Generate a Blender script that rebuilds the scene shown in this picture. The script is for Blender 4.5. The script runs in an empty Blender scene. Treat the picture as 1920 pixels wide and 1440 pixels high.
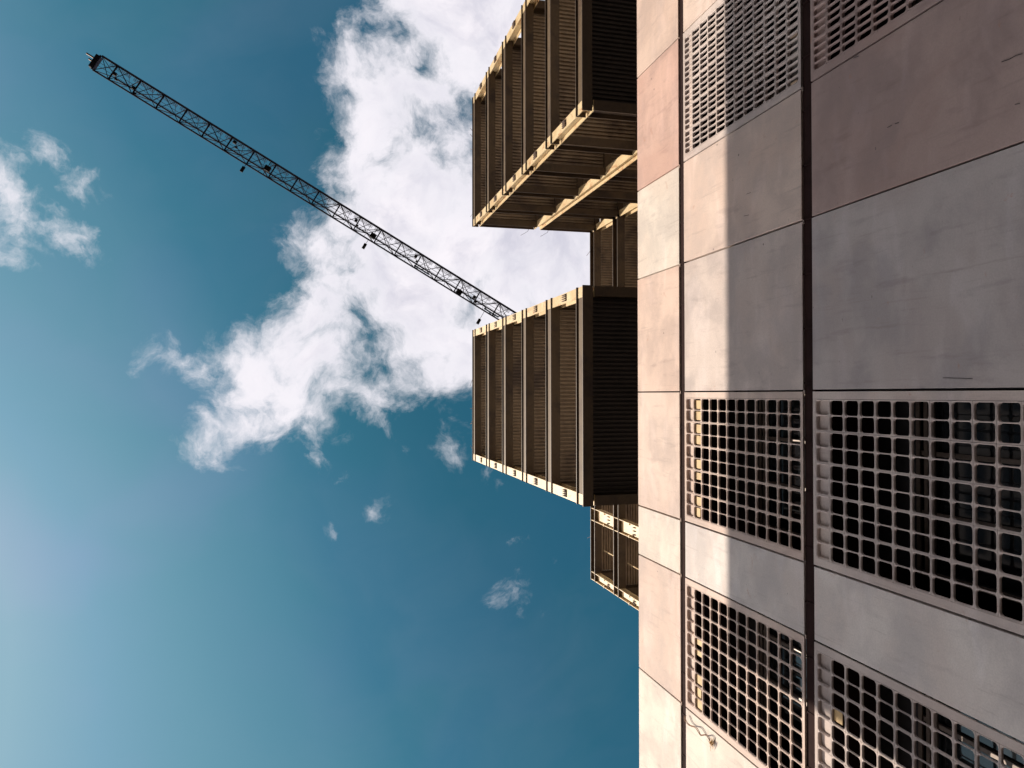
import bpy, math, random
from mathutils import Matrix, Vector, noise
random.seed(7)
S = bpy.context.scene
C = S.collection

# ------------------------------------------------------------------ camera
F_PX = 1450.0
cam_d = bpy.data.cameras.new("camera")
cam = bpy.data.objects.new("camera", cam_d)
C.objects.link(cam)
R3 = Matrix(((-0.00105617, 0.99991248, -0.01318745),
             (0.96889106, -0.00224048, -0.24747748),
             (-0.24748536, -0.01303858, -0.9688039)))
cam.matrix_world = R3.to_4x4()
cam_d.sensor_width = 36.0
cam_d.lens = 36.0 * F_PX / 1920.0
cam_d.clip_start = 0.1
cam_d.clip_end = 6000
S.camera = cam
GROUND_Z = -1.6

# ------------------------------------------------------------------ light
SUN_EL, SUN_AZ = 55.0, 23.0        # azimuth measured from -Y towards -X
el, az = math.radians(SUN_EL), math.radians(SUN_AZ)
SUN_DIR = Vector((-math.sin(az) * math.cos(el), -math.cos(az) * math.cos(el), math.sin(el)))
sl = bpy.data.lights.new("sun", 'SUN')
sl.energy = 4.35
sl.angle = math.radians(0.12)
sl.color = (1.0, 0.86, 0.72)
sun = bpy.data.objects.new("sun", sl)
C.objects.link(sun)
sun.rotation_euler = SUN_DIR.to_track_quat('Z', 'Y').to_euler()

S.view_settings.view_transform = 'Standard'
S.view_settings.look = 'None'
EXPO = 0.75
S.view_settings.exposure = EXPO
S.view_settings.gamma = 1.0

S.cycles.caustics_reflective = False
S.cycles.caustics_refractive = False

# ------------------------------------------------------------------ node helpers
class NT:
    def __init__(s, tree):
        s.t = tree; s.n = tree.nodes; s.l = tree.links
    def new(s, ty, **kw):
        n = s.n.new(ty)
        for k, v in kw.items():
            if k.startswith('i_'):
                key = k[2:]
                key = int(key) if key.isdigit() else key
                s.put(n.inputs[key], v)
            else:
                setattr(n, k, v)
        return n
    def put(s, inp, v):
        if isinstance(v, bpy.types.NodeSocket): s.l.new(v, inp)
        else: inp.default_value = v
    def math(s, op, a, b=0.0, c=0.0, clamp=False):
        n = s.n.new('ShaderNodeMath'); n.operation = op; n.use_clamp = clamp
        s.put(n.inputs[0], a); s.put(n.inputs[1], b); s.put(n.inputs[2], c)
        return n.outputs[0]
    def vmath(s, op, a, b=None):
        n = s.n.new('ShaderNodeVectorMath'); n.operation = op
        s.put(n.inputs[0], a)
        if b is not None:
            s.put(n.inputs[3] if op == 'SCALE' else n.inputs[1], b)
        return n.outputs['Value'] if op in ('LENGTH', 'DISTANCE', 'DOT_PRODUCT') else n.outputs['Vector']
    def noise(s, vec, scale, detail=4, rough=0.55, dist=0.0, out='Fac'):
        n = s.n.new('ShaderNodeTexNoise')
        s.put(n.inputs['Vector'], vec); n.inputs['Scale'].default_value = scale
        n.inputs['Detail'].default_value = detail; n.inputs['Roughness'].default_value = rough
        n.inputs['Distortion'].default_value = dist
        return n.outputs[out]
    def ramp(s, fac, a, b, lo=0.0, hi=1.0, smooth=True):
        n = s.n.new('ShaderNodeMapRange'); n.interpolation_type = 'SMOOTHSTEP' if smooth else 'LINEAR'
        s.put(n.inputs['Value'], fac)
        n.inputs['From Min'].default_value = a; n.inputs['From Max'].default_value = b
        n.inputs['To Min'].default_value = lo; n.inputs['To Max'].default_value = hi
        return n.outputs['Result']
    def mix(s, fac, a, b, mode='MIX'):
        n = s.n.new('ShaderNodeMix'); n.data_type = 'RGBA'; n.blend_type = mode
        s.put(n.inputs[0], fac)
        def col(v): return v if isinstance(v, bpy.types.NodeSocket) else (tuple(v) + (1.0,))[:4]
        s.put(n.inputs[6], col(a)); s.put(n.inputs[7], col(b))
        return n.outputs[2]

# ------------------------------------------------------------------ sky
def px_dir(x, y):
    return R3 @ Vector(((x - 960) / F_PX, -(y - 720) / F_PX, -1.0))
def px_sky(x, y):
    d = px_dir(x, y); return (d.x / d.z, d.y / d.z)
# cumulus puffs: where they stand on a cloud layer overhead (given as photo position and radius, turned into layer coordinates)
PUFFS = [(870,20,120),(930,60,110),(780,10,42),(700,110,50),(660,150,36),(640,110,14),(720,180,70),(800,160,75),(880,130,70),(700,240,72),(780,260,90),
 (840,330,95),(900,380,90),(665,285,44),(700,340,66),(760,400,110),(690,440,75),(860,460,110),(960,460,100),(1050,480,95),(1100,520,70),(980,560,110),
 (604,465,32),(640,520,62),(700,520,80),(780,560,100),(600,560,40),(570,600,48),(620,600,58),(540,650,56),(600,670,70),(490,690,62),(540,730,60),(470,740,52),(600,740,36),(640,690,34),
 (440,780,30),(395,810,36),(430,830,22),(380,795,20),(520,790,18),(520,812,9),(800,610,70),(860,640,70),(900,650,60),(760,650,44),(820,690,44),(770,700,30),(880,700,30),(840,725,18),
 (640,735,28),(708,752,34),(722,775,22),(738,786,12),(430,660,18),(395,664,13),(370,668,11),(340,664,8),(315,663,6),(280,668,7),
 (600,820,10),(612,860,16),(632,875,14),(660,815,10),(590,800,8),(762,852,12),(840,820,18),(838,850,22),(700,935,14),(706,918,9),(905,880,15),(930,900,9),
 (950,1122,20),(965,1140,16),(992,1152,10),(935,1105,9),(950,1030,8),(1030,1075,12),(630,1000,6),
 (0,335,32),(15,372,38),(45,398,32),(80,425,26),(110,440,24),(145,452,24),(175,470,18),(20,465,22),(40,480,12),(150,340,20),(135,352,10),(98,285,7),(112,292,5)]
HOLES = [(715,60,36),(670,45,30),(690,95,14),(800,125,14),(760,70,22),(862,230,26),(840,262,14),(780,245,16),(830,290,10),(405,795,10),(680,622,28),(700,650,14),(722,690,28),(695,706,20),(745,730,12),(640,455,12),(625,480,8),(655,500,6),
 (625,345,16),(880,300,22),(900,340,14),(590,740,6),(910,230,16),(1000,620,20)]
w = bpy.data.worlds.new("World"); S.world = w; w.use_nodes = True
nt = NT(w.node_tree); nt.n.clear()
geo = nt.new('ShaderNodeTexCoord')
sky = nt.new('ShaderNodeTexSky'); sky.sky_type = 'NISHITA'; sky.sun_disc = False
sky.sun_elevation = el
sky.sun_rotation = math.pi + az
sky.altitude = 100; sky.air_density = 1.1; sky.dust_density = 0.25; sky.ozone_density = 1.6
sep = nt.new('ShaderNodeSeparateXYZ', i_0=geo.outputs['Generated'])
zc = nt.math('MAXIMUM', sep.outputs[2], 0.08)
comb = nt.new('ShaderNodeCombineXYZ')
nt.put(comb.inputs[0], nt.math('DIVIDE', sep.outputs[0], zc)); nt.put(comb.inputs[1], nt.math('DIVIDE', sep.outputs[1], zc))
P0 = comb.outputs[0]
def warp(vec, scale, amp, det, ro=0.55):
    n = nt.noise(vec, scale, det, ro, 0.0, 'Color')
    return nt.vmath('ADD', vec, nt.vmath('SCALE', nt.vmath('SUBTRACT', n, (0.5, 0.5, 0.5)), amp))
Pw = warp(warp(P0, 5.0, 0.10, 2), 17.0, 0.045, 5, 0.62)
field = None
for (x, y, r) in PUFFS:
    if x < 200: r *= 0.88
    small = max(0.0, min(1.0, (42 - r) / 26.0))
    cx, cy = px_sky(x, y); ax, ay = px_sky(x + r, y); bx, by = px_sky(x, y + r)
    rp = 0.5 * (math.hypot(ax - cx, ay - cy) + math.hypot(bx - cx, by - cy))
    rp -= 0.017 * small * (1.4 if y > 800 else 0.4 if x < 200 else (0.5 if x < 400 and x > 200 else 0.1))
    d = nt.vmath('DISTANCE', Pw, (cx, cy, 0.0))
    fpuff = nt.math('MULTIPLY_ADD', d, -1.0, rp)     # signed distance, metres on the layer
    if field is None: field = fpuff
    else:
        n = nt.n.new('ShaderNodeMath'); n.operation = 'SMOOTH_MAX'
        nt.put(n.inputs[0], field); nt.put(n.inputs[1], fpuff); n.inputs[2].default_value = 0.007
        field = n.outputs[0]
for (x, y, r) in HOLES:
    cx, cy = px_sky(x, y); ax, ay = px_sky(x + r, y)
    rp = 1.25 * math.hypot(ax - cx, ay - cy)
    hd = nt.math('SUBTRACT', nt.vmath('DISTANCE', Pw, (cx, cy, 0.0)), rp)
    n = nt.n.new('ShaderNodeMath'); n.operation = 'SMOOTH_MIN'
    nt.put(n.inputs[0], field); nt.put(n.inputs[1], hd); n.inputs[2].default_value = 0.02
    field = n.outputs[0]
fb = nt.noise(Pw, 30.0, 10, 0.64)
fb2 = nt.noise(P0, 7.0, 5, 0.6)
dens = nt.math('ADD', nt.math('MINIMUM', field, 0.07), nt.math('MULTIPLY', nt.math('SUBTRACT', fb, 0.48), 0.085))
dens = nt.math('ADD', dens, nt.math('MULTIPLY', nt.math('SUBTRACT', fb2, 0.48), 0.045))
dens = nt.math('ADD', dens, 0.006)
mask = nt.ramp(dens, -0.020, 0.034)
thick = nt.ramp(dens, 0.0, 0.09)
shade = nt.math('ADD', nt.math('MULTIPLY', nt.noise(Pw, 5.0, 6, 0.62), 0.7), nt.math('MULTIPLY', nt.noise(Pw, 26.0, 5, 0.6), 0.3))
veil = nt.ramp(nt.noise(warp(P0, 3.0, 0.4, 3), 2.6, 5, 0.6), 0.42, 0.8, 0.0, 0.05)
SKYK = 0.1
GAIN = 1.0 / (SKYK * 2 ** EXPO)      # sky colours below are the values wanted on film
def g(*c): return tuple(v * GAIN for v in c)
sb = nt.new('ShaderNodeSeparateColor', i_0=sky.outputs[0])
fac = nt.ramp(sb.outputs[2], 0.083 / 0.03, 0.142 / 0.03, 0, 1, False)
rmp = nt.new('ShaderNodeValToRGB'); nt.put(rmp.inputs[0], fac); cr = rmp.color_ramp
cr.elements[0].position = 0.0; cr.elements[0].color = (0.018, 0.108, 0.182, 1)
cr.elements[1].position = 1.0; cr.elements[1].color = (0.29, 0.475, 0.58, 1)
for p_, c_ in ((0.13, (0.026, 0.130, 0.205)), (0.32, (0.046, 0.190, 0.280)), (0.42, (0.088, 0.250, 0.350)), (0.60, (0.146, 0.330, 0.435)), (0.78, (0.205, 0.395, 0.525))):
    e_ = cr.elements.new(p_); e_.color = c_ + (1,)
# low sky out of view, brightened as added fill for the shaded facade
low = nt.ramp(sep.outputs[2], 0.15, 0.72, 1.0, 0.0)
skyc = nt.mix(low, rmp.outputs[0], (3.2, 3.1, 3.05))
tn = nt.noise(warp(P0, 2.5, 0.3, 2), 3.4, 3, 0.5)
skyc = nt.mix(nt.ramp(tn, 0.42, 0.66, 0.0, 0.6), skyc, nt.mix(1.0, skyc, (1.30, 1.0, 1.10), 'MULTIPLY'))
skyc = nt.vmath('SCALE', skyc, GAIN)
skyc = nt.mix(veil, skyc, g(0.52, 0.54, 0.66))
cl = nt.mix(nt.ramp(shade, 0.38, 0.60), g(0.64, 0.63, 0.73), g(0.99, 0.94, 0.99))
cl = nt.mix(thick, g(0.90, 0.88, 0.94), cl)
up = nt.ramp(sep.outputs[2], 0.1, 0.3)
fin = nt.mix(nt.math('MULTIPLY', mask, up), skyc, cl)
bg = nt.new('ShaderNodeBackground', i_0=fin, i_1=SKYK)
out = nt.new('ShaderNodeOutputWorld'); nt.l.new(bg.outputs[0], out.inputs[0])

# ------------------------------------------------------------------ materials
def mat(name):
    m = bpy.data.materials.new(name); m.use_nodes = True
    t = NT(m.node_tree); b = t.n['Principled BSDF']
    return m, t, b
def concrete_mat():
    m, t, b = mat('cast_concrete')
    oi = t.new('ShaderNodeObjectInfo'); tc = t.new('ShaderNodeNewGeometry')
    pos = tc.outputs['Position']
    cloudy = t.noise(pos, 0.9, 5, 0.6, 0.3)
    mp = t.new('ShaderNodeMapping'); t.put(mp.inputs[0], pos); mp.inputs['Scale'].default_value = (3.2, 1.0, 0.55)
    streak = t.noise(mp.outputs[0], 1.5, 5, 0.6)
    mp2 = t.new('ShaderNodeMapping'); t.put(mp2.inputs[0], pos); mp2.inputs['Scale'].default_value = (1.0, 1.0, 3.0)
    band = t.noise(mp2.outputs[0], 0.7, 4, 0.55, 0.5)
    fine = t.noise(pos, 38.0, 4, 0.6)
    pits = t.noise(pos, 9.0, 3, 0.5)
    c = oi.outputs['Color']
    c = t.mix(t.ramp(cloudy, 0.36, 0.68, 0, 0.8), c, (0.40, 0.40, 0.41), 'MIX') if False else c
    blotch = t.noise(pos, 0.55, 4, 0.55, 0.6)
    dark = t.mix(1.0, c, (0.78, 0.78, 0.80), 'MULTIPLY')
    c = t.mix(t.ramp(blotch, 0.44, 0.62, 0, 0.8), c, t.mix(1.0, c, (0.88, 0.84, 0.83), 'MULTIPLY'))
    c = t.mix(t.ramp(cloudy, 0.40, 0.66), c, dark)
    pale = t.mix(1.0, c, (1.08, 1.09, 1.11), 'MULTIPLY')
    c = t.mix(t.ramp(band, 0.50, 0.68), c, pale)
    st = t.mix(1.0, c, (0.86, 0.85, 0.86), 'MULTIPLY')
    c = t.mix(t.ramp(streak, 0.55, 0.70), c, st)
    c = t.mix(t.ramp(fine, 0.35, 0.65, 0, 0.14), c, (0.2, 0.19, 0.18))
    grit = t.noise(pos, 120.0, 3, 0.7)
    c = t.mix(t.ramp(grit, 0.56, 0.70, 0, 0.22), c, (0.16, 0.15, 0.15))
    mp3 = t.new('ShaderNodeMapping'); t.put(mp3.inputs[0], pos); mp3.inputs['Scale'].default_value = (9.0, 1.0, 0.5)
    drip = t.noise(mp3.outputs[0], 1.3, 6, 0.65, 0.2)
    c = t.mix(t.ramp(drip, 0.58, 0.72, 0, 0.30), c, (0.27, 0.22, 0.20))
    vor = t.new('ShaderNodeTexVoronoi'); t.put(vor.inputs['Vector'], pos); vor.inputs['Scale'].default_value = 1.15
    c = t.mix(t.ramp(vor.outputs['Distance'], 0.020, 0.030, 0.75, 0.0), c, (0.12, 0.10, 0.10))
    # rusty seep marks in small patches
    rp = t.noise(pos, 2.7, 7, 0.72, 0.6)
    c = t.mix(t.ramp(rp, 0.63, 0.73, 0, 0.55), c, (0.42, 0.23, 0.16))
    # dark blow holes and scuffs
    sp = t.noise(mp2.outputs[0], 6.5, 2, 0.5)
    c = t.mix(t.ramp(sp, 0.735, 0.76, 0, 0.6), c, (0.11, 0.10, 0.10))
    t.put(b.inputs['Base Color'], c)
    b.inputs['Roughness'].default_value = 0.85
    b.inputs['Specular IOR Level'].default_value = 0.25
    bp = t.new('ShaderNodeBump'); bp.inputs['Strength'].default_value = 0.35; bp.inputs['Distance'].default_value = 0.01
    t.put(bp.inputs['Height'], t.math('ADD', t.math('MULTIPLY', pits, 0.7), t.math('MULTIPLY', fine, 0.5)))
    t.put(b.inputs['Normal'], bp.outputs[0])
    return m
M_CONC = concrete_mat()
def simple(name, col, rough=0.7, metal=0.0, var=0.25, scale=2.0, col2=None, spec=0.5, cov=(0.45, 0.7)):
    m, t, b = mat(name)
    g = t.new('ShaderNodeNewGeometry')
    n = t.noise(g.outputs['Position'], scale, 6, 0.62, 0.4)
    c2 = col2 or tuple(v * (1 - var) for v in col)
    c = t.mix(t.ramp(n, *cov), col, c2)
    n2 = t.noise(g.outputs['Position'], scale * 9, 3, 0.6)
    c = t.mix(t.ramp(n2, 0.4, 0.7, 0, 0.25), c, tuple(v * 0.6 for v in c2))
    t.put(b.inputs['Base Color'], c)
    b.inputs['Roughness'].default_value = rough; b.inputs['Metallic'].default_value = metal
    b.inputs['Specular IOR Level'].default_value = spec
    return m
def steel_paint():
    m, t, b = mat('cream_primer_steel')
    g = t.new('ShaderNodeNewGeometry'); pos = g.outputs['Position']
    n = t.noise(pos, 0.8, 5, 0.6, 0.4)
    c = t.mix(t.ramp(n, 0.42, 0.66), (0.66, 0.52, 0.30), (0.55, 0.40, 0.20))
    mp = t.new('ShaderNodeMapping'); t.put(mp.inputs[0], pos); mp.inputs['Scale'].default_value = (2.2, 1.2, 0.9)
    r = t.noise(mp.outputs[0], 2.1, 7, 0.72, 0.7)
    c = t.mix(t.ramp(r, 0.53, 0.66, 0, 0.9), c, (0.42, 0.19, 0.065))
    r2 = t.noise(pos, 7.0, 5, 0.7)
    c = t.mix(t.ramp(r2, 0.62, 0.72, 0, 0.8), c, (0.10, 0.05, 0.03))
    t.put(b.inputs['Base Color'], c); b.inputs['Roughness'].default_value = 0.6
    b.inputs['Specular IOR Level'].default_value = 0.3
    return m
M_STEEL = steel_paint()
M_BEAM = simple('brown_steel', (0.10, 0.066, 0.038), 0.6, 0.0, 0.4, 0.9, (0.045, 0.027, 0.020))
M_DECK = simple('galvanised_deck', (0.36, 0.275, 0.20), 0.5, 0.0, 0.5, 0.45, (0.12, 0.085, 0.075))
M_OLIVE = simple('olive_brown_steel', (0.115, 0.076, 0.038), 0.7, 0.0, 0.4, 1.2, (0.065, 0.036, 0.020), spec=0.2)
M_UNDER = simple('shade_darkened_soffit', (0.060, 0.047, 0.042), 0.7, 0.0, 0.3, 0.8)  # shade under the lowest deck put into its colour
M_SLAB = simple('floor_slab', (0.50, 0.45, 0.38), 0.9)
M_RUST = simple('rusty_fitting', (0.10, 0.055, 0.035), 0.8, 0.0, 0.4, 8.0)
M_LEDGE = simple('brown_ledge', (0.026, 0.012, 0.011), 0.95, 0.0, 0.4, 3.0, spec=0.1)
M_DARK = simple('dark_interior', (0.022, 0.020, 0.022), 0.85, 0.0, 0.3, 2.0)
M_FRAME = simple('bronze_window_frame', (0.13, 0.10, 0.08), 0.45, 0.3, 0.3, 4.0)
M_PLY = simple('plywood_infill', (0.60, 0.42, 0.20), 0.75, 0.0, 0.3, 6.0)
M_ROOF = simple('roof_felt', (0.07, 0.065, 0.06), 0.9)
M_CRANE = simple('crane_steel', (0.022, 0.021, 0.030), 0.9, 0.0, 0.3, 3.0, spec=0.1)
M_GRATE = simple('walkway_grating', (0.10, 0.10, 0.15), 0.9, 0.0, 0.2, 6.0, spec=0.1)
M_PLATE = simple('dark_fitting', (0.022, 0.020, 0.022), 0.9, spec=0.1)
M_PAVE = simple('paving', (0.08, 0.07, 0.065), 0.85, 0.0, 0.3, 0.6)
M_GROUND = simple('asphalt', (0.036, 0.034, 0.032), 0.9, 0.0, 0.3, 0.4)
M_WIRE = simple('rusty_wire', (0.20, 0.095, 0.035), 0.7, 0.2, 0.5, 9.0, (0.10, 0.05, 0.03))
M_STRAW = simple('frayed_end', (0.60, 0.36, 0.10), 0.8, 0.0, 0.5, 30.0, (0.12, 0.05, 0.03), cov=(0.5, 0.58))
m, t, b = mat('window_glass'); b.inputs['Base Color'].default_value = (0.012, 0.014, 0.016, 1)
b.inputs['Roughness'].default_value = 0.04; b.inputs['Specular IOR Level'].default_value = 0.9
M_GLASS = m
M_TOWER = simple('tower_cladding', (0.12, 0.11, 0.10), 0.8)

# ------------------------------------------------------------------ mesh helpers
class MB:
    def __init__(s): s.v = []; s.f = []
    def box(s, x0, x1, y0, y1, z0, z1):
        if x0 > x1: x0, x1 = x1, x0
        if y0 > y1: y0, y1 = y1, y0
        if z0 > z1: z0, z1 = z1, z0
        i = len(s.v)
        s.v += [(x0,y0,z0),(x1,y0,z0),(x1,y1,z0),(x0,y1,z0),(x0,y0,z1),(x1,y0,z1),(x1,y1,z1),(x0,y1,z1)]
        s.f += [(i,i+3,i+2,i+1),(i+4,i+5,i+6,i+7),(i,i+1,i+5,i+4),(i+1,i+2,i+6,i+5),(i+2,i+3,i+7,i+6),(i+3,i,i+4,i+7)]
        return s
    def bevel_slab(s, x0, x1, y0, y1, z0, z1, b):
        i = len(s.v)                     # front (y0) face chamfered all round
        s.v += [(x0+b,y0,z0+b),(x1-b,y0,z0+b),(x1-b,y0,z1-b),(x0+b,y0,z1-b),
                (x0,y0+b,z0),(x1,y0+b,z0),(x1,y0+b,z1),(x0,y0+b,z1),
                (x0,y1,z0),(x1,y1,z0),(x1,y1,z1),(x0,y1,z1)]
        s.f += [(i,i+1,i+2,i+3)]
        for a in (0, 4):
            for k in range(4):
                k2 = (k + 1) % 4
                s.f.append((i+a+k, i+a+4+k, i+a+4+k2, i+a+k2))
        s.f.append((i+8, i+11, i+10, i+9))
        return s
    def bar(s, a, b, r, n=6, r2=None, flat=None):
        a, b = Vector(a), Vector(b); d = (b - a)
        if d.length < 1e-6: return s
        q = d.to_track_quat('Z', 'Y'); i = len(s.v)
        for (p, rr) in ((a, r), (b, r2 if r2 is not None else r)):
            for k in range(n):
                an = 2 * math.pi * (k + 0.5) / n
                s.v.append(tuple(p + q @ Vector((math.cos(an) * rr, math.sin(an) * rr, 0))))
        for k in range(n):
            k2 = (k + 1) % n; s.f.append((i+k, i+k2, i+n+k2, i+n+k))
        s.f.append(tuple(range(i + n - 1, i - 1, -1))); s.f.append(tuple(range(i + n, i + 2 * n)))
        return s
    def mesh(s, name, m):
        me = bpy.data.meshes.new(name); me.from_pydata(s.v, [], s.f); me.update()
        me.materials.append(m); return me
    def build(s, name, m, parent=None, smooth=False):
        me = s.mesh(name, m)
        if smooth:
            for p in me.polygons: p.use_smooth = True
        return link(name, me, parent)
def link(name, me, parent=None, col=None):
    o = bpy.data.objects.new(name, me); C.objects.link(o)
    if parent: o.parent = parent
    if col: o.color = tuple(col) + (1.0,)
    return o
def thing(name, label, cat, loc=(0, 0, 0), group=None):
    o = bpy.data.objects.new(name, None); C.objects.link(o); o.location = loc
    o.empty_display_size = 0.5
    o['label'] = label; o['category'] = cat
    if group: o['group'] = group
    return o
def at(o, loc=(0, 0, 0)):
    o.location = loc; return o

# ------------------------------------------------------------------ ground
o = MB().box(-1500, 1500, -1500, 1500, GROUND_Z - 0.5, GROUND_Z).build('ground', M_GROUND); o['kind'] = 'structure'
o = MB().box(-19.5, 20.5, -22.0, 8.0, GROUND_Z + 0.004, GROUND_Z + 0.12).build('pavement', M_PAVE); o['kind'] = 'structure'

# ------------------------------------------------------------------ concrete building
FY = 8.0
bld = thing('concrete_building', 'pale precast concrete block with dark floor joints and perforated grille panels', 'building', (0, FY, GROUND_Z))
def bpart(o):                     # world-space mesh under the building's empty
    o.location = Vector(o.location) - Vector(bld.location) if False else o.location
    o.matrix_parent_inverse = Matrix.Translation((0, -FY, -GROUND_Z)); return o
JX = [19.0, 16.1, 13.24, 10.36, 8.104, 5.19, 2.938, 0.054, -2.833, -4.073, -6.949, -9.85, -12.7, -15.5, -18.0]
#      kind of the panel between JX[i] and JX[i+1]
KIND = ['p','p','s','p','s','p','p','g','p','g','p','g','p','p']
KIND_R = ['p','p','s','p','s','p','p','g','p','g','g','p','p','p']
ROWS = [(11.457 + 0.0, 15.768), (6.872, 11.184), (2.287, 6.599), (GROUND_Z, 2.014)]
TOP = (16.016, 18.335)
GAP = 0.033
tones = {  # casting colours, with the shade's falloff along the wall put into e, f, g
 'a': (0.645, 0.50, 0.42), 'b': (0.665, 0.54, 0.465), 'c': (0.61, 0.415, 0.345), 'd': (0.72, 0.655, 0.575), 'e': (0.42, 0.315, 0.285),
 'f': (0.47, 0.425, 0.41), 'g': (0.70, 0.65, 0.61), 'h': (0.60, 0.52, 0.475)}
top_t = ['b','a','b','a','c','d','a','b','d','b','d','a','c','b','a']
row_t = [['a','b','a','b','h','b','h','b','g','b','d','a','b','a'],
         ['e','e','e','e','e','e','f','h','g','h','g','h','g','h']]

def rounded(x0, x1, z0, z1, r, n=4):
    pts = []
    for (cx, cz, a0) in ((x1 - r, z0 + r, -90), (x1 - r, z1 - r, 0), (x0 + r, z1 - r, 90), (x0 + r, z0 + r, 180)):
        for k in range(n):
            a = math.radians(a0 + 90.0 * k / (n - 1)); pts.append((cx + r * math.cos(a), cz + r * math.sin(a)))
    return pts
def cell(mb, ox0, ox1, oz0, oz1, hx0, hx1, hz0, hz1, r, D, blind=None, flare=0.008):
    """one perforation: face ring, rounded and flared hole walls, back ring (y grows inwards)"""
    n = 4
    inner = rounded(hx0, hx1, hz0, hz1, r)
    outerf = rounded(hx0 - flare, hx1 + flare, hz0 - flare, hz1 + flare, r + flare)
    rect = []
    for c in range(4):
        cxn = (ox1, ox1, ox0, ox0)[c]; czn = (oz0, oz1, oz1, oz0)[c]
        grp = outerf[c * n:(c + 1) * n]
        for k, p in enumerate(grp):
            if k == 0: rect.append((p[0], czn) if c % 2 == 0 else (cxn, p[1]))
            elif k == n - 1: rect.append((cxn, p[1]) if c % 2 == 0 else (p[0], czn))
            else: rect.append((cxn, czn))
    i = len(mb.v); N = 4 * n
    back = blind if blind else D
    for pts, y in ((rect, 0.0), (outerf, 0.0), (inner, flare * 1.6), (inner, back)):
        mb.v += [(p[0], y, p[1]) for p in pts]
    for ring in range(3):
        a = i + ring * N; b = a + N
        for k in range(N):
            k2 = (k + 1) % N
            if ring == 0:
                ids = [a + k, a + k2, b + k2, b + k]
                if rect[k] == rect[k2]: ids = [a + k, b + k2, b + k]
                mb.f.append(tuple(ids))
            else: mb.f.append((a + k, a + k2, b + k2, b + k))
    if blind: mb.f.append(tuple(i + 3 * N + k for k in range(N)))
    else:
        j = len(mb.v)
        mb.v += [(p[0], D, p[1]) for p in rect]
        for k in range(N):
            k2 = (k + 1) % N
            if rect[k] == rect[k2]: mb.f.append((i + 3*N + k, i + 3*N + k2, j + k))
            else: mb.f.append((i + 3*N + k, i + 3*N + k2, j + k2, j + k))
def grille_mesh(W, H, slots):
    """origin at top corner (x to +, z downwards negative); slots = narrow slots per module"""
    mb = MB(); D = 0.036 if slots == 2 else 0.056
    sb, tb, bb = 0.125, 0.066, 0.055
    e = 0.003
    # frame border with a chamfered face
    mb.box(0, sb - e, 0, D, -H, 0); mb.box(W - sb + e, W, 0, D, -H, 0)
    mb.box(sb - e, W - sb + e, 0, D, -tb + e, 0); mb.box(sb - e, W - sb + e, 0, D, -H, -H + bb - e)
    mw = (W - 2 * sb) / 5; ch = (H - tb - bb) / 12
    for i in range(5):
        for j in range(12):
            x0 = sb + i * mw + e; x1 = sb + (i + 1) * mw - e
            z1 = -tb - j * ch - e; z0 = -tb - (j + 1) * ch + e
            m_, k_, mz = (0.016, 0.017, 0.020) if slots == 2 else (0.022, 0.021, 0.020)
            n = slots
            hw = ((x1 - x0) - 2 * m_ - (n - 1) * k_) / n
            for q in range(n):
                hx0 = x0 + m_ + q * (hw + k_); hx1 = hx0 + hw
                ox0 = x0 if q == 0 else hx0 - k_ / 2; ox1 = x1 if q == n - 1 else hx1 + k_ / 2
                cell(mb, ox0, ox1, z0, z1, hx0, hx1, z0 + mz, z1 - mz, 0.046 if n == 2 else 0.036, D,
                     0.060 if j == 0 else None)
            # module edge walls
            a = len(mb.v)
            mb.v += [(x0,0,z0),(x1,0,z0),(x1,0,z1),(x0,0,z1),(x0,D,z0),(x1,D,z0),(x1,D,z1),(x0,D,z1)]
            mb.f += [(a,a+4,a+5,a+1),(a+1,a+5,a+6,a+2),(a+2,a+6,a+7,a+3),(a+3,a+7,a+4,a)]
    return mb.mesh('grille_panel', M_CONC)
GW, GH = 2.857, 4.311 - 0.0
ME_G = grille_mesh(GW, GH, 2)
ME_S = grille_mesh(GW, GH, 4)
def ply_boards(seed, miss=0.22):
    rnd = random.Random(seed); mw = (GW - 0.25) / 5; ch = (GH - 0.121) / 12; res = []
    for i in range(10):
        if rnd.random() < miss: continue
        x0 = 0.125 + (i // 2) * mw + (0.03 if i % 2 == 0 else 0.03 + (mw - 0.06) / 2 + 0.010)
        x1 = x0 + (mw - 0.06) / 2 - 0.022
        z1 = -0.066 - ch - 0.032; z0 = z1 - ch + 0.064
        if rnd.random() < 0.3: z0 += 0.09
        if rnd.random() < 0.25: x0 += rnd.uniform(0.03, 0.09)
        res.append(MB().box(x0 + 0.012, x1 - 0.012, 0.037, 0.049, z0, z1))
    return res
def jit(c, a=0.03):
    k = 1 + random.uniform(-a, a); return tuple(v * k for v in c)
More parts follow.
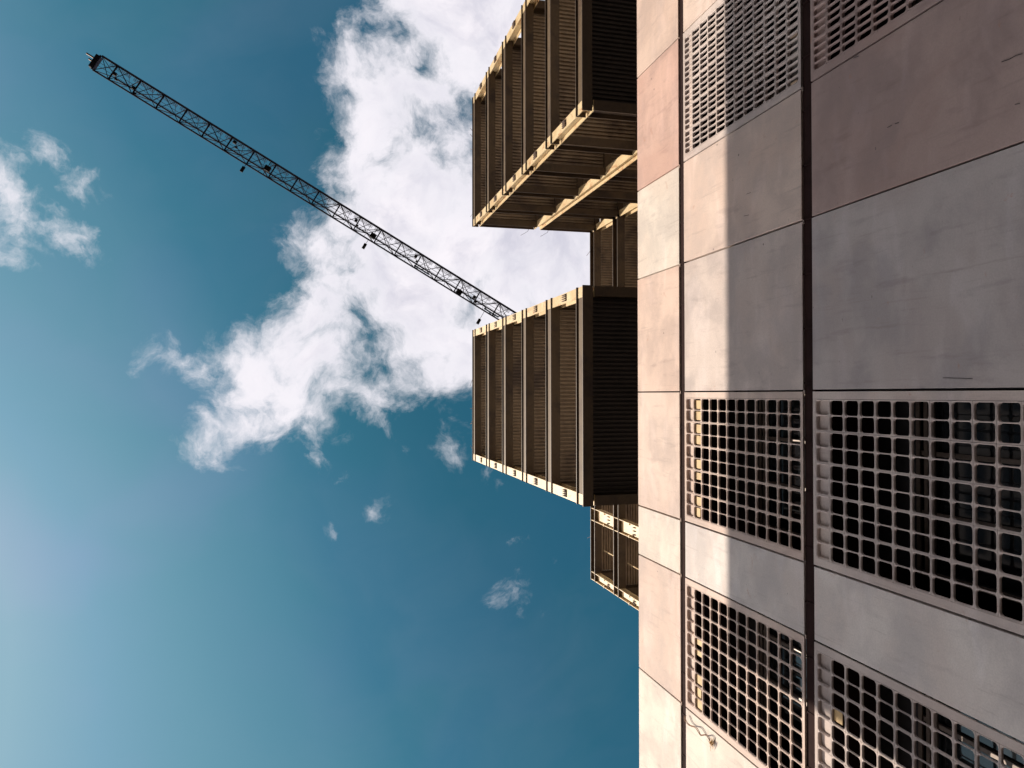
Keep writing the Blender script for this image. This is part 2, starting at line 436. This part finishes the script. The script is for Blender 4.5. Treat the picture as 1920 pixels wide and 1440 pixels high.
for ri, (z0, z1) in enumerate([TOP] + ROWS):
    for i in range(len(JX) - 1):
        xa, xb = JX[i + 1] + GAP / 2, JX[i] - GAP / 2
        kind = 'p' if (ri == 0 or ri == 4) else (KIND[i] if ri in (1, 3) else KIND_R[i])
        tone = tones[top_t[i]] if ri == 0 else tones[row_t[0 if ri == 1 else 1][i]]
        if kind == 'p':
            jy = random.uniform(0, 0.008); o = MB().bevel_slab(xa + random.uniform(-.004, .004), xb + random.uniform(-.004, .004), FY + jy, FY + 0.14, z0, z1, 0.006).build('concrete_panel', M_CONC, bld)
            o.color = jit(tone) + (1.0,); bpart(o)
        else:
            o = link('grille_panel', ME_G if kind == 'g' else ME_S, bld)
            o.location = (xa, FY, z1); o.scale = ((xb - xa) / GW, 1, (z1 - z0) / GH)
            o.color = jit(tone) + (1.0,); bpart(o)
            if kind == 'g' and (ri == 1 or i in (9, 10)):
                for pb in ply_boards(i * 7 + ri, 0.22 if ri == 1 else 0.7):
                    o = pb.build('infill_board', M_PLY, bld); o.location = (xa, FY, z1); bpart(o)
# joint bands: recessed ledge between storeys, with small clips
bands = [(TOP[0], ROWS[0][1]), (ROWS[0][0], ROWS[1][1]), (ROWS[1][0], ROWS[2][1]), (ROWS[2][0], ROWS[3][1])]
ME_CLIP = MB().box(-0.05, 0.02, 0.012, 0.034, -0.03, -0.013).mesh('joint_clip', M_CONC)
for (zt, zb) in bands:
    mb = MB(); mb.box(-18.0, 19.0, FY + 0.035, FY + 16.0, zb + 0.012, zt - 0.012)
    x = 18.6
    while x > -18:
        mb.box(x, x - 0.03, FY + 0.02, FY + 0.034, zb + 0.012, zt - 0.012); x -= 0.92
    o = mb.build('floor_slab', M_LEDGE, bld); bpart(o)
    for jx in JX[1:-1]:
        if random.random() < 0.35: continue
        o = link('joint_clip', ME_CLIP, bld); o.location = (jx + random.uniform(-.01, .01), FY, zt); o.color = tones['b'] + (1.0,); bpart(o)
# body: rear wall, side walls, roof deck, dark backing behind solid panels
o = MB().box(-18.0, 19.0, FY + 0.16, FY + 16.0, TOP[1] - 0.55, TOP[1] - 0.3).build('roof', M_ROOF, bld); bpart(o)
o = MB().box(-18.0, -17.8, FY + 0.15, FY + 16.0, GROUND_Z, TOP[1] - 0.56).build('side_wall', M_TOWER, bld); bpart(o)
o = MB().box(18.8, 19.0, FY + 0.15, FY + 16.0, GROUND_Z, TOP[1] - 0.56).build('side_wall', M_TOWER, bld); bpart(o)
o = MB().box(-18.0, 19.0, FY + 16.0, FY + 16.2, GROUND_Z, TOP[1]).build('rear_wall', M_TOWER, bld); bpart(o)
mb = MB()
for ri, (z0, z1) in enumerate([TOP] + ROWS):
    for i in range(len(JX) - 1):
        kind = 'p' if (ri == 0 or ri == 4) else (KIND[i] if ri in (1, 3) else KIND_R[i])
        if kind == 'p': mb.box(JX[i + 1], JX[i], FY + 0.16, FY + 0.24, z0 + 0.013, z1 - 0.013)
o = mb.build('backing_wall', M_DARK, bld); bpart(o)
# window wall behind the grilles
for ri, (z0, z1) in enumerate(ROWS[:3]):
    kk = KIND if ri in (0, 2) else KIND_R
    for i in range(len(JX) - 1):
        if kk[i] == 'p': continue
        xa, xb = JX[i + 1], JX[i]; wy = FY + 1.25; top = z1 - 1.0
        o = MB().box(xa + 0.05, xb - 0.05, wy, wy + 0.03, z0 + 0.02, top).build('window_glass', M_GLASS, bld); bpart(o)
        mb = MB()
        for k in range(4):
            x = xa + 0.05 + (xb - xa - 0.1) * k / 3
            mb.box(x - 0.035, x + 0.035, wy - 0.06, wy - 0.002, z0 + 0.02, top)
        for zz in (top, top - 0.16, top - 0.3, z0 + 1.1):
            mb.box(xa + 0.02, xb - 0.02, wy - 0.09, wy - 0.061, zz - 0.045, zz + 0.03)
        o = mb.build('window_frame', M_FRAME, bld); bpart(o)
        o = MB().box(xa + 0.02, xb - 0.02, wy, wy + 0.1, top + 0.031, z1).build('window_head', M_DARK, bld); bpart(o)

# ------------------------------------------------------------------ rooftop steel frames
LEV = [24.20 + 3.566 * k for k in range(6)]      # undersides of the perimeter beams
BD = 0.68
def h_column(mb, x0, x1, y, z0, z1, dep=0.38):
    mb.box(x0, x1, y, y + 0.03, z0, z1); mb.box(x0, x1, y + dep - 0.03, y + dep, z0, z1)
    xm = (x0 + x1) / 2; mb.box(xm - 0.012, xm + 0.012, y + 0.03, y + dep - 0.03, z0, z1)
def i_beam_x(mb, x0, x1, y, z, front=True, dep=0.36):
    # flange plates run past the columns, the web stands back between them
    mb.box(x0, x1, y, y + dep, z, z + 0.035); mb.box(x0, x1, y, y + dep, z + BD - 0.035, z + BD)
def web_x(mb, x0, x1, y, z): mb.box(x0, x1, y, y + 0.02, z + 0.035, z + BD - 0.035)
def deck(x0, x1, y0, y1, z, along='y', pitch=0.15):
    """trapezoidal sheet, ribs running along the given axis, with a slab cast on it"""
    mb = MB(); a0, a1 = (x0, x1) if along == 'y' else (y0, y1)
    n = int((a1 - a0) / pitch); p = (a1 - a0) / n; prof = []
    for k in range(n):
        s = a0 + k * p
        prof += [(s, 0.0), (s + 0.44 * p, 0.0), (s + 0.52 * p, 0.095), (s + 0.92 * p, 0.095)]
    prof.append((a1, 0.0))
    i = len(mb.v)
    for (s, hz) in prof:
        if along == 'y': mb.v += [(s, y0, z + hz), (s, y1, z + hz)]
        else: mb.v += [(x0, s, z + hz), (x1, s, z + hz)]
    for k in range(len(prof) - 1):
        mb.f.append((i + 2*k, i + 2*k + 1, i + 2*k + 3, i + 2*k + 2))
    return mb
def slab(x0, x1, y0, y1, z): return MB().box(x0, x1, y0, y1, z + 0.10, z + 0.19)
def tower_frame(x0, x1, ys, label, seed):
    """x0 < x1, column lines at the ys; three frames deep, five storeys"""
    rnd = random.Random(seed)
    t = thing('steel_frame_tower', label, 'steel frame', ((x0 + x1) / 2, ys[0], LEV[0] - 2.0), 'steel frame towers standing over the parapet')
    inv = Matrix.Translation(-Vector(t.location))
    def part(mb, name, m):
        o = mb.build(name, m, t); o.matrix_parent_inverse = inv; return o
    cw = 0.36; ztop = LEV[5] + BD; cy = 0.0
    for (ci, y) in enumerate(ys):
        for sx in (0, 1):
            xa, xb = (x0, x0 + cw) if sx == 0 else (x1 - cw, x1)
            mb = MB(); h_column(mb, xa, xb, y + 0.05, LEV[0] + 0.036 if ci == 0 else TOP[1] - 0.3 if ci == 2 else LEV[0] + 0.036, ztop - 0.036)
            part(mb, 'column', M_STEEL)
    for k, z in enumerate(LEV):
        mb = MB()                                     # front and rear beams
        i_beam_x(mb, x0 - 0.02, x1 + 0.02, ys[0], z)
        part(mb, 'front_beam', M_BEAM)
        mb = MB(); web_x(mb, x0 + cw + 0.002, x1 - cw - 0.002, ys[0] + 0.06, z); part(mb, 'beam_web', M_OLIVE)
        for sx in (0, 1):
            xa, xb = (x0 - 0.0, x0 + 0.34) if sx == 0 else (x1 - 0.34, x1 + 0.0)
            xm = (xa + xb) / 2; mb = MB()
            for a, b_ in zip(ys[:-1], ys[1:]):
                mb.box(xa, xb, a + 0.44, b_ + 0.04, z, z + 0.035); mb.box(xa, xb, a + 0.44, b_ + 0.04, z + BD - 0.035, z + BD)
                mb.box(xm - 0.012, xm + 0.012, a + 0.44, b_ + 0.04, z + 0.035, z + BD - 0.035)
            part(mb, 'side_beam', M_BEAM)
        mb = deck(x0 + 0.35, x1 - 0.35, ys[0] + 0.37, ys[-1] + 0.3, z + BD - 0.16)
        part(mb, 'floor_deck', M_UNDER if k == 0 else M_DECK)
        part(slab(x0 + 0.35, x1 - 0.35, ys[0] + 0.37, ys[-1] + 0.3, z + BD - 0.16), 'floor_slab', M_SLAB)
        mb = MB()
        for y in ys[1:]:
            mb.box(x0 + 0.35, x1 - 0.35, y, y + 0.3, z + 0.02, z + 0.05); mb.box(x0 + 0.35, x1 - 0.35, y + 0.13, y + 0.16, z + 0.05, z + BD - 0.165)
        part(mb, 'cross_beam', M_BEAM)
    # bolted splice brackets in mid bay on every corner column: a bar with three prongs
    for k in range(5):
        zc_ = LEV[k] + BD + 1.2 + 0.15 * (k % 2)
        for sx in (0, 1):
            xa, xb = (x0, x0 + cw) if sx == 0 else (x1 - cw, x1)
            xm = (xa + xb) / 2; mb = MB(); y = ys[0] + 0.05
            mb.box(xm - 0.12, xm + 0.12, y - 0.03, y - 0.001, zc_ - 0.02, zc_ + 0.01)
            for q in (-0.11, -0.035, 0.04, 0.10):
                mb.box(xm + q, xm + q + 0.025, y - 0.06, y - 0.001, zc_ + 0.01, zc_ + 0.30 + 0.05 * ((k + sx) % 2))
            part(mb, 'bracket', M_RUST)
    for sx in (0, 1):
        for ci in (1, 2):
            xe = x0 if sx == 0 else x1
            for k in range(3, 5):
                pass
    # stiff inner screens half way up the first bays
    mb = MB()
    for k in range(5):
        z = LEV[k] + BD
        mb.box(x0 + 0.5, x1 - 0.5, ys[-1] + 0.36, ys[-1] + 0.40, z, LEV[k + 1] - 0.01)
    part(mb, 'rear_screen', M_DECK)
    # loose tie wires
    mb = MB()
    for k in range(5):
        xw = rnd.uniform(x0 + 0.5, x1 - 0.5); zt = LEV[5] + BD
        pts = [Vector((xw, ys[0] + 0.1, zt)), Vector((xw + 0.05, ys[0] + 0.05, zt + 0.3)), Vector((xw + rnd.uniform(-.3, .3), ys[0], zt + 0.55))]
        for a, b_ in zip(pts[:-1], pts[1:]): mb.bar(a, b_, 0.012, 4)
    for k in range(2):
        yw = rnd.uniform(ys[0] + 1, ys[1]) + 3.2 * k
        pts = [Vector((x0, yw, ztop)), Vector((x0 - 0.15, yw - 0.1, ztop - 0.1)), Vector((x0 - 0.35, yw - 0.45, ztop + 0.1))]
        for a, b_ in zip(pts[:-1], pts[1:]): mb.bar(a, b_, 0.012, 4)
    part(mb, 'tie_wire', M_RUST)
    return t
YS = [8.60, 12.16, 15.70]
tower_frame(-3.70, 3.60, YS, 'steel frame tower in front of the crane jib, seen square on with its dark underside', 3)
tower_frame(9.47, 16.75, YS, 'steel frame tower seen obliquely, open side bays showing and cut off by the picture edge', 5)
# rear frame spanning behind both towers, carried down to the roof
def rear_frame():
    t = thing('rear_steel_frame', 'recessed steel frame behind the two front towers, with open end bays and diagonal braces', 'steel frame', (0, 16.15, TOP[1] - 0.3))
    inv = Matrix.Translation(-Vector(t.location))
    def part(mb, name, m):
        o = mb.build(name, m, t); o.matrix_parent_inverse = inv; return o
    y = 15.62 + 0.0
    y = 15.62
    lv = [LEV[0] - 3.566] + LEV
    xs = [-10.78, -7.35, 3.75, 19.0]
    z0, z1 = TOP[1] - 0.3, LEV[5] + BD
    y0 = 15.66
    for x in xs:
        w_ = 0.46 if x < -10 else 0.72
        mb = MB(); segs = [z0] + [v for l in lv for v in (l, l + BD)]
        mb.box(x, x + w_, y0 + 0.16, y0 + 0.19, z0, z1 - 0.04)                  # web faces out
        mb.box(x, x + 0.03, y0, y0 + 0.36, z0, z1 - 0.04); mb.box(x + w_ - 0.03, x + w_, y0, y0 + 0.36, z0, z1 - 0.04)
        # splice plate lips
        for l in lv[:-1]:
            zz = l + BD + 1.45
            mb.box(x - 0.03, x + 0.12, y0 - 0.02, y0 + 0.1, zz, zz + 0.06); mb.box(x + w_ - 0.1, x + w_ + 0.03, y0 - 0.02, y0 + 0.1, zz, zz + 0.06)
        part(mb, 'column', M_STEEL)
        mb = MB()
        for l in lv[:-1]:
            zz = l + BD + 1.0
            for q in (0.25, 0.5, 0.75):
                mb.box(x + w_ * q - 0.015, x + w_ * q + 0.015, y0 + 0.1, y0 + 0.158, zz, zz + 0.3)
        part(mb, 'bracket', M_RUST)
    for l in lv:
        for (a, b_) in ((-10.80, -3.6), (3.5, 9.6)):
            mb = MB(); mb.box(a, b_, y0 - 0.03, y0 + 0.40, l, l + 0.035); mb.box(a, b_, y0 - 0.03, y0 + 0.40, l + BD - 0.035, l + BD)
            mb.box(a + 0.5, b_, y0 + 0.22, y0 + 0.25, l + 0.035, l + BD - 0.035)
            part(mb, 'front_beam', M_BEAM)
        part(deck(-10.3, -3.7, y0 + 0.45, 21.8, l + BD - 0.16, 'x'), 'floor_deck', M_DECK)
        part(deck(3.7, 18.9, y0 + 0.62, 21.8, l + BD - 0.16, 'y'), 'floor_deck', M_DECK)
        part(slab(-10.3, -3.7, y0 + 0.45, 21.8, l + BD - 0.16), 'floor_slab', M_SLAB)
        part(slab(3.7, 18.9, y0 + 0.62, 21.8, l + BD - 0.16), 'floor_slab', M_SLAB)
        mb = MB(); mb.box(-10.78, -10.32, y0 + 0.41, 22.0, l, l + 0.035); mb.box(-10.78, -10.32, y0 + 0.41, 22.0, l + BD - 0.035, l + BD)
        mb.box(-10.56, -10.54, y0 + 0.41, 22.0, l + 0.035, l + BD - 0.035)
        part(mb, 'side_beam', M_BEAM)
    for k in range(len(lv) - 1):
        za, zb = lv[k] + BD, lv[k + 1]
        mb = MB()
        mb.bar((-9.9, y0 + 1.5, zb - 0.1), (-7.6, y0 + 1.5, za + 0.1), 0.11, 4)
        mb.bar((-6.4, y0 + 1.5, za + 0.1), (-4.2, y0 + 1.5, zb - 0.1), 0.11, 4)
        mb.bar((-9.0, y0 + 0.5, za), (-9.0, y0 + 0.5, zb), 0.03, 6)
        part(mb, 'diagonal_brace', M_STEEL)
        mb = MB(); mb.box(-10.0, 18.8, 21.8, 21.85, za, zb); part(mb, 'rear_screen', M_DECK)
    mb = MB()
    for (xx, yy) in ((-10.6, 21.4), (-3.6, 21.4), (5.6, 21.4), (18.5, 21.4)):
        mb.box(xx, xx + 0.36, yy, yy + 0.38, z0, z1)
    part(mb, 'rear_column', M_STEEL)
    mb = MB()
    for xw in (-8.3, 5.2, 8.4):
        mb.bar((xw, y0, z1), (xw - 0.2, y0 - 0.05, z1 + 0.5), 0.012, 4)
    part(mb, 'tie_wire', M_RUST)
rear_frame()

# ------------------------------------------------------------------ tower crane
JZ = 70.0
tip = Vector((27.39, -17.43, JZ)); root = Vector((1.18, 27.99, JZ))
jd = (root - tip).normalized(); side = Vector((-jd.y, jd.x, 0))      # side points to image lower-left edge or upper edge
if side.x > 0: side = -side                                         # towards image bottom (-X)
crane = thing('tower_crane', 'dark lattice tower crane jib crossing the sky, its mast hidden behind the building', 'crane', (root.x, root.y, GROUND_Z))
cinv = Matrix.Translation(-Vector(crane.location))
def cpart(mb, name, m, par=None):
    o = mb.build(name, m, par or crane); o.matrix_parent_inverse = cinv if par is None else Matrix.Identity(4)
    return o
JL = (root - tip).length; HW = 0.70; JH = 1.45; BAY = 2.09
def jp(s, a, h): return tip + jd * s + side * a + Vector((0, 0, h))
mb = MB()
mb.bar(jp(0, HW, 0), jp(JL + 12, HW, 0), 0.075, 6); cpart(mb, 'bottom_chord', M_CRANE)
mb = MB(); mb.bar(jp(0, -HW, 0), jp(JL + 12, -HW, 0), 0.10, 6); cpart(mb, 'bottom_chord', M_CRANE)
mb = MB(); mb.bar(jp(1.2, 0, JH), jp(JL, 0, JH), 0.075, 6); cpart(mb, 'top_chord', M_CRANE)
mb = MB(); nb = int(JL / BAY) + 1
mb.bar(jp(0, -HW, 0), jp(1.36, HW, 0), 0.036, 4); mb.bar(jp(0, HW, 0), jp(1.36, -HW, 0), 0.036, 4)
for a_ in (-HW, HW): mb.bar(jp(0, a_, 0), jp(1.36, 0, JH * 0.8), 0.036, 4)
for q_ in (-0.2, 0.1): mb.bar(jp(0, q_, 0.3), jp(1.4, q_, 0.35), 0.02, 4)
for k in range(nb):
    s = 1.36 + k * BAY; sm = s + BAY / 2; e = s + BAY
    mb.bar(jp(s, -HW, 0), jp(s, HW, 0), 0.075, 4)
    mb.bar(jp(s, -HW, 0), jp(e, HW, 0), 0.036, 4) if k % 2 == 0 else mb.bar(jp(e, -HW, 0), jp(s, HW, 0), 0.036, 4)
    mb.bar(jp(sm, -HW, 0), jp(s, HW, 0), 0.030, 4)
    for a in (-HW, HW):
        mb.bar(jp(s, a, 0), jp(sm, 0, JH), 0.038, 4); mb.bar(jp(sm, 0, JH), jp(e, a, 0), 0.038, 4)
        mb.bar(jp(sm, a, 0), jp(sm, 0, JH), 0.020, 4)
    mb.bar(jp(s, -0.12, 0.35), jp(e, -0.12, 0.35), 0.022, 4)
    mb.bar(jp(s, 0.12, 0.30), jp(e, 0.12, 0.30), 0.014, 4)
cpart(mb, 'lattice', M_CRANE)
# walkway mesh along one side: slats between the chord and a rail
mb = MB(); s = 0.8
while s < JL:
    for q in range(5):
        a = -0.58 + q * 0.055
        mb.bar(jp(s, a, 0.12), jp(s + BAY * 0.86, a, 0.12), 0.011, 4)
    for q in range(13):
        ss = s + q * BAY * 0.86 / 12
        mb.bar(jp(ss, -0.62, 0.13), jp(ss, -0.36, 0.13), 0.013, 4)
    s += BAY
cpart(mb, 'walkway', M_GRATE)
def obox(mb, s0, s1, a0, a1, h0, h1):
    i = len(mb.v)
    for (s, a, h) in ((s0,a0,h0),(s1,a0,h0),(s1,a1,h0),(s0,a1,h0),(s0,a0,h1),(s1,a0,h1),(s1,a1,h1),(s0,a1,h1)):
        mb.v.append(tuple(jp(s, a, h)))
    mb.f += [(i,i+3,i+2,i+1),(i+4,i+5,i+6,i+7),(i,i+1,i+5,i+4),(i+1,i+2,i+6,i+5),(i+2,i+3,i+7,i+6),(i+3,i,i+4,i+7)]
    return mb
mb = MB(); obox(mb, -0.42, -0.02, -HW + 0.1, HW - 0.1, -0.1, 0.5); mb.bar(jp(-0.1, HW, 0), jp(-0.1, -HW, 0), 0.08, 6)
cpart(mb, 'jib_head', M_CRANE)
for (a, L) in ((-0.25, 0.72), (0.05, 0.35)):
    mb = MB(); obox(mb, -0.42 - L, -0.4, a - 0.06, a + 0.06, 0.1, 0.22); cpart(mb, 'head_rod', M_WIRE)
def s_of(x, y):
    d = px_dir(x, y); p = d * (JZ / d.z); return (p - tip).dot(jd), (p - tip).dot(side)
for (x, y) in ((455, 318), (683, 462), (897, 603)):
    s, a = s_of(x, y); mb = MB()
    obox(mb, s - 0.13, s + 0.13, a - 0.26, a + 0.26, -0.18, -0.04)
    mb.bar(jp(s, HW, 0), jp(s, a, -0.05), 0.025, 4); cpart(mb, 'floodlight', M_PLATE)
for (x, y) in ((501, 314), (700, 441), (862, 547)):
    s, a = s_of(x, y); mb = MB()
    obox(mb, s - 0.26, s + 0.26, a - 0.22, a + 0.22, 0.15, 0.55); mb.bar(jp(s, -HW, 0.1), jp(s, HW, 0.1), 0.03, 4)
    cpart(mb, 'junction_box', M_PLATE)
for (x, y) in ((215, 137), (250, 163), (440, 265), (668, 412), (780, 480), (890, 556)):
    s, a = s_of(x, y); mb = MB()
    obox(mb, s - 0.12, s + 0.14, a - 0.10, a + 0.16, 0.0, 0.25); obox(mb, s + 0.2, s + 0.42, a + 0.3, a + 0.45, 0.0, 0.2)
    cpart(mb, 'pulley', M_PLATE)
for (s0_, bl) in ((30.5, 1.6), (38.0, 1.6), (41.5, 1.6)):
    mb = MB(); obox(mb, s0_, s0_ + bl, 0.42, 0.55, 0.1, 0.16); cpart(mb, 'cable_tray', simple('blue_grey_tray', (0.07, 0.13, 0.20), 0.5))
# ballast end and mast
mb = MB(); obox(mb, JL + 8.5, JL + 11.5, -1.0, 1.0, -2.6, 0.4); cpart(mb, 'counterweight', M_SLAB)
mb = MB(); MW = 1.0
for sx in (-1, 1):
    for sy in (-1, 1):
        mb.bar((root.x + sx * MW, root.y + sy * MW, GROUND_Z), (root.x + sx * MW, root.y + sy * MW, JZ + 1.0), 0.11, 6)
z = GROUND_Z; k = 0
while z < JZ - 2:
    cs = [(-1,-1),(1,-1),(1,1),(-1,1)]
    for q in range(4):
        a, b_ = cs[q], cs[(q + 1) % 4]
        pa = Vector((root.x + a[0] * MW, root.y + a[1] * MW, 0)); pb = Vector((root.x + b_[0] * MW, root.y + b_[1] * MW, 0))
        mb.bar(pa + Vector((0, 0, z)), pb + Vector((0, 0, z)), 0.06, 4)
        if (k + q) % 2: pa, pb = pb, pa
        mb.bar(pa + Vector((0, 0, z)), pb + Vector((0, 0, z + 2.2)), 0.05, 4)
    z += 2.2; k += 1
cpart(mb, 'mast', M_CRANE)
mb = MB(); mb.box(root.x - 1.9, root.x - 0.8 - 0.3, root.y - 0.9, root.y + 0.9, JZ - 2.4, JZ - 0.2); cpart(mb, 'cab', M_GRATE)

# ------------------------------------------------------------------ hanging wire on the facade
def fp(x, y, yy):
    d = px_dir(x, y); return d * (yy / d.y)
mb = MB()
def spline(pts, n=6):
    o_ = []; P = [pts[0]] + pts + [pts[-1]]
    for i in range(1, len(P) - 2):
        for k in range(n):
            t_ = k / n; a, b_, c, d = P[i-1], P[i], P[i+1], P[i+2]
            o_.append(0.5 * ((2*b_) + (c - a) * t_ + (2*a - 5*b_ + 4*c - d) * t_**2 + (3*b_ - a - 3*c + d) * t_**3))
    o_.append(pts[-1]); return o_
for off in (0, 1):
    px = [(1286,1342),(1283,1346),(1286,1354),(1294,1361),(1303,1364),(1309,1372),(1314,1379),(1323,1378.5),(1328,1384),(1331,1390)]
    px = [(x + off * (1.6 if i % 3 else 0.4), y - off * 1.3) for i, (x, y) in enumerate(px)]
    pts = spline([fp(x, y, 7.955 - (0.035 if 0 < i < 9 else 0)) for i, (x, y) in enumerate(px)])
    for a, b_ in zip(pts[:-1], pts[1:]): mb.bar(a, b_, 0.0085, 5)
wire = thing('hanging_wire', 'frayed rusty wire hanging out of the dark joint onto a sunlit panel', 'wire', tuple(fp(1284, 1344, 7.98)))
winv = Matrix.Translation(-Vector(wire.location))
o = mb.build('strand', M_WIRE, wire); o.matrix_parent_inverse = winv
mb = MB(); rnd = random.Random(4); c0 = fp(1334, 1394, 7.955)
for k in range(60):
    a = c0 + Vector((rnd.gauss(0, 0.03), rnd.gauss(0, 0.012), rnd.gauss(0, 0.03)))
    mb.bar(a, a + Vector((rnd.gauss(0, 0.045), rnd.gauss(0, 0.015), rnd.gauss(0, 0.045))), 0.006, 4, 0.002)
o = mb.build('frayed_end', M_STRAW, wire); o.matrix_parent_inverse = winv

for pl in (((1768, 708.5), (1790, 709), (1824, 710)), ((1878, 116), (1893, 111), (1905, 104), (1917, 101)), ((1664, 239), (1672, 235)), ((1678, 232), (1685, 230)), ((1903, 196), (1912, 194)),
           ((1400, 364), (1408, 361)), ((1395, 405), (1404, 403)), ((1600, 109), (1610, 105))):
    mb = MB()
    for a, b_ in zip(pl[:-1], pl[1:]): mb.bar(fp(a[0], a[1], FY - 0.0005), fp(b_[0], b_[1], FY - 0.0005), 0.004, 4)
    o = mb.build('crack', M_DARK, bld); bpart(o)

# ------------------------------------------------------------------ tower across the street (casts the shade)
CY = -30.0
cornerX = -5.19 - (8 - CY) * math.tan(az)
cornerZ = 13.96 + (8 - CY) * math.tan(el) / math.cos(az)
tw = thing('opposite_tower', 'tall grey office tower across the street from the grille facade, behind the viewer', 'building', (cornerX + 46, CY - 9, GROUND_Z))
tinv = Matrix.Translation(-Vector(tw.location))
o = MB().box(cornerX, cornerX + 92, CY - 18, CY, GROUND_Z, cornerZ).build('wall', M_TOWER, tw); o.matrix_parent_inverse = tinv
z = 3.0
while z < cornerZ - 3:
    mb = MB(); x = cornerX + 1.2
    while x < cornerX + 90:
        mb.box(x, x + 1.9, CY + 0.003, CY + 0.06, z, z + 1.9); x += 2.7
    o = mb.build('window_row', M_GLASS, tw); o.matrix_parent_inverse = tinv
    z += 3.4
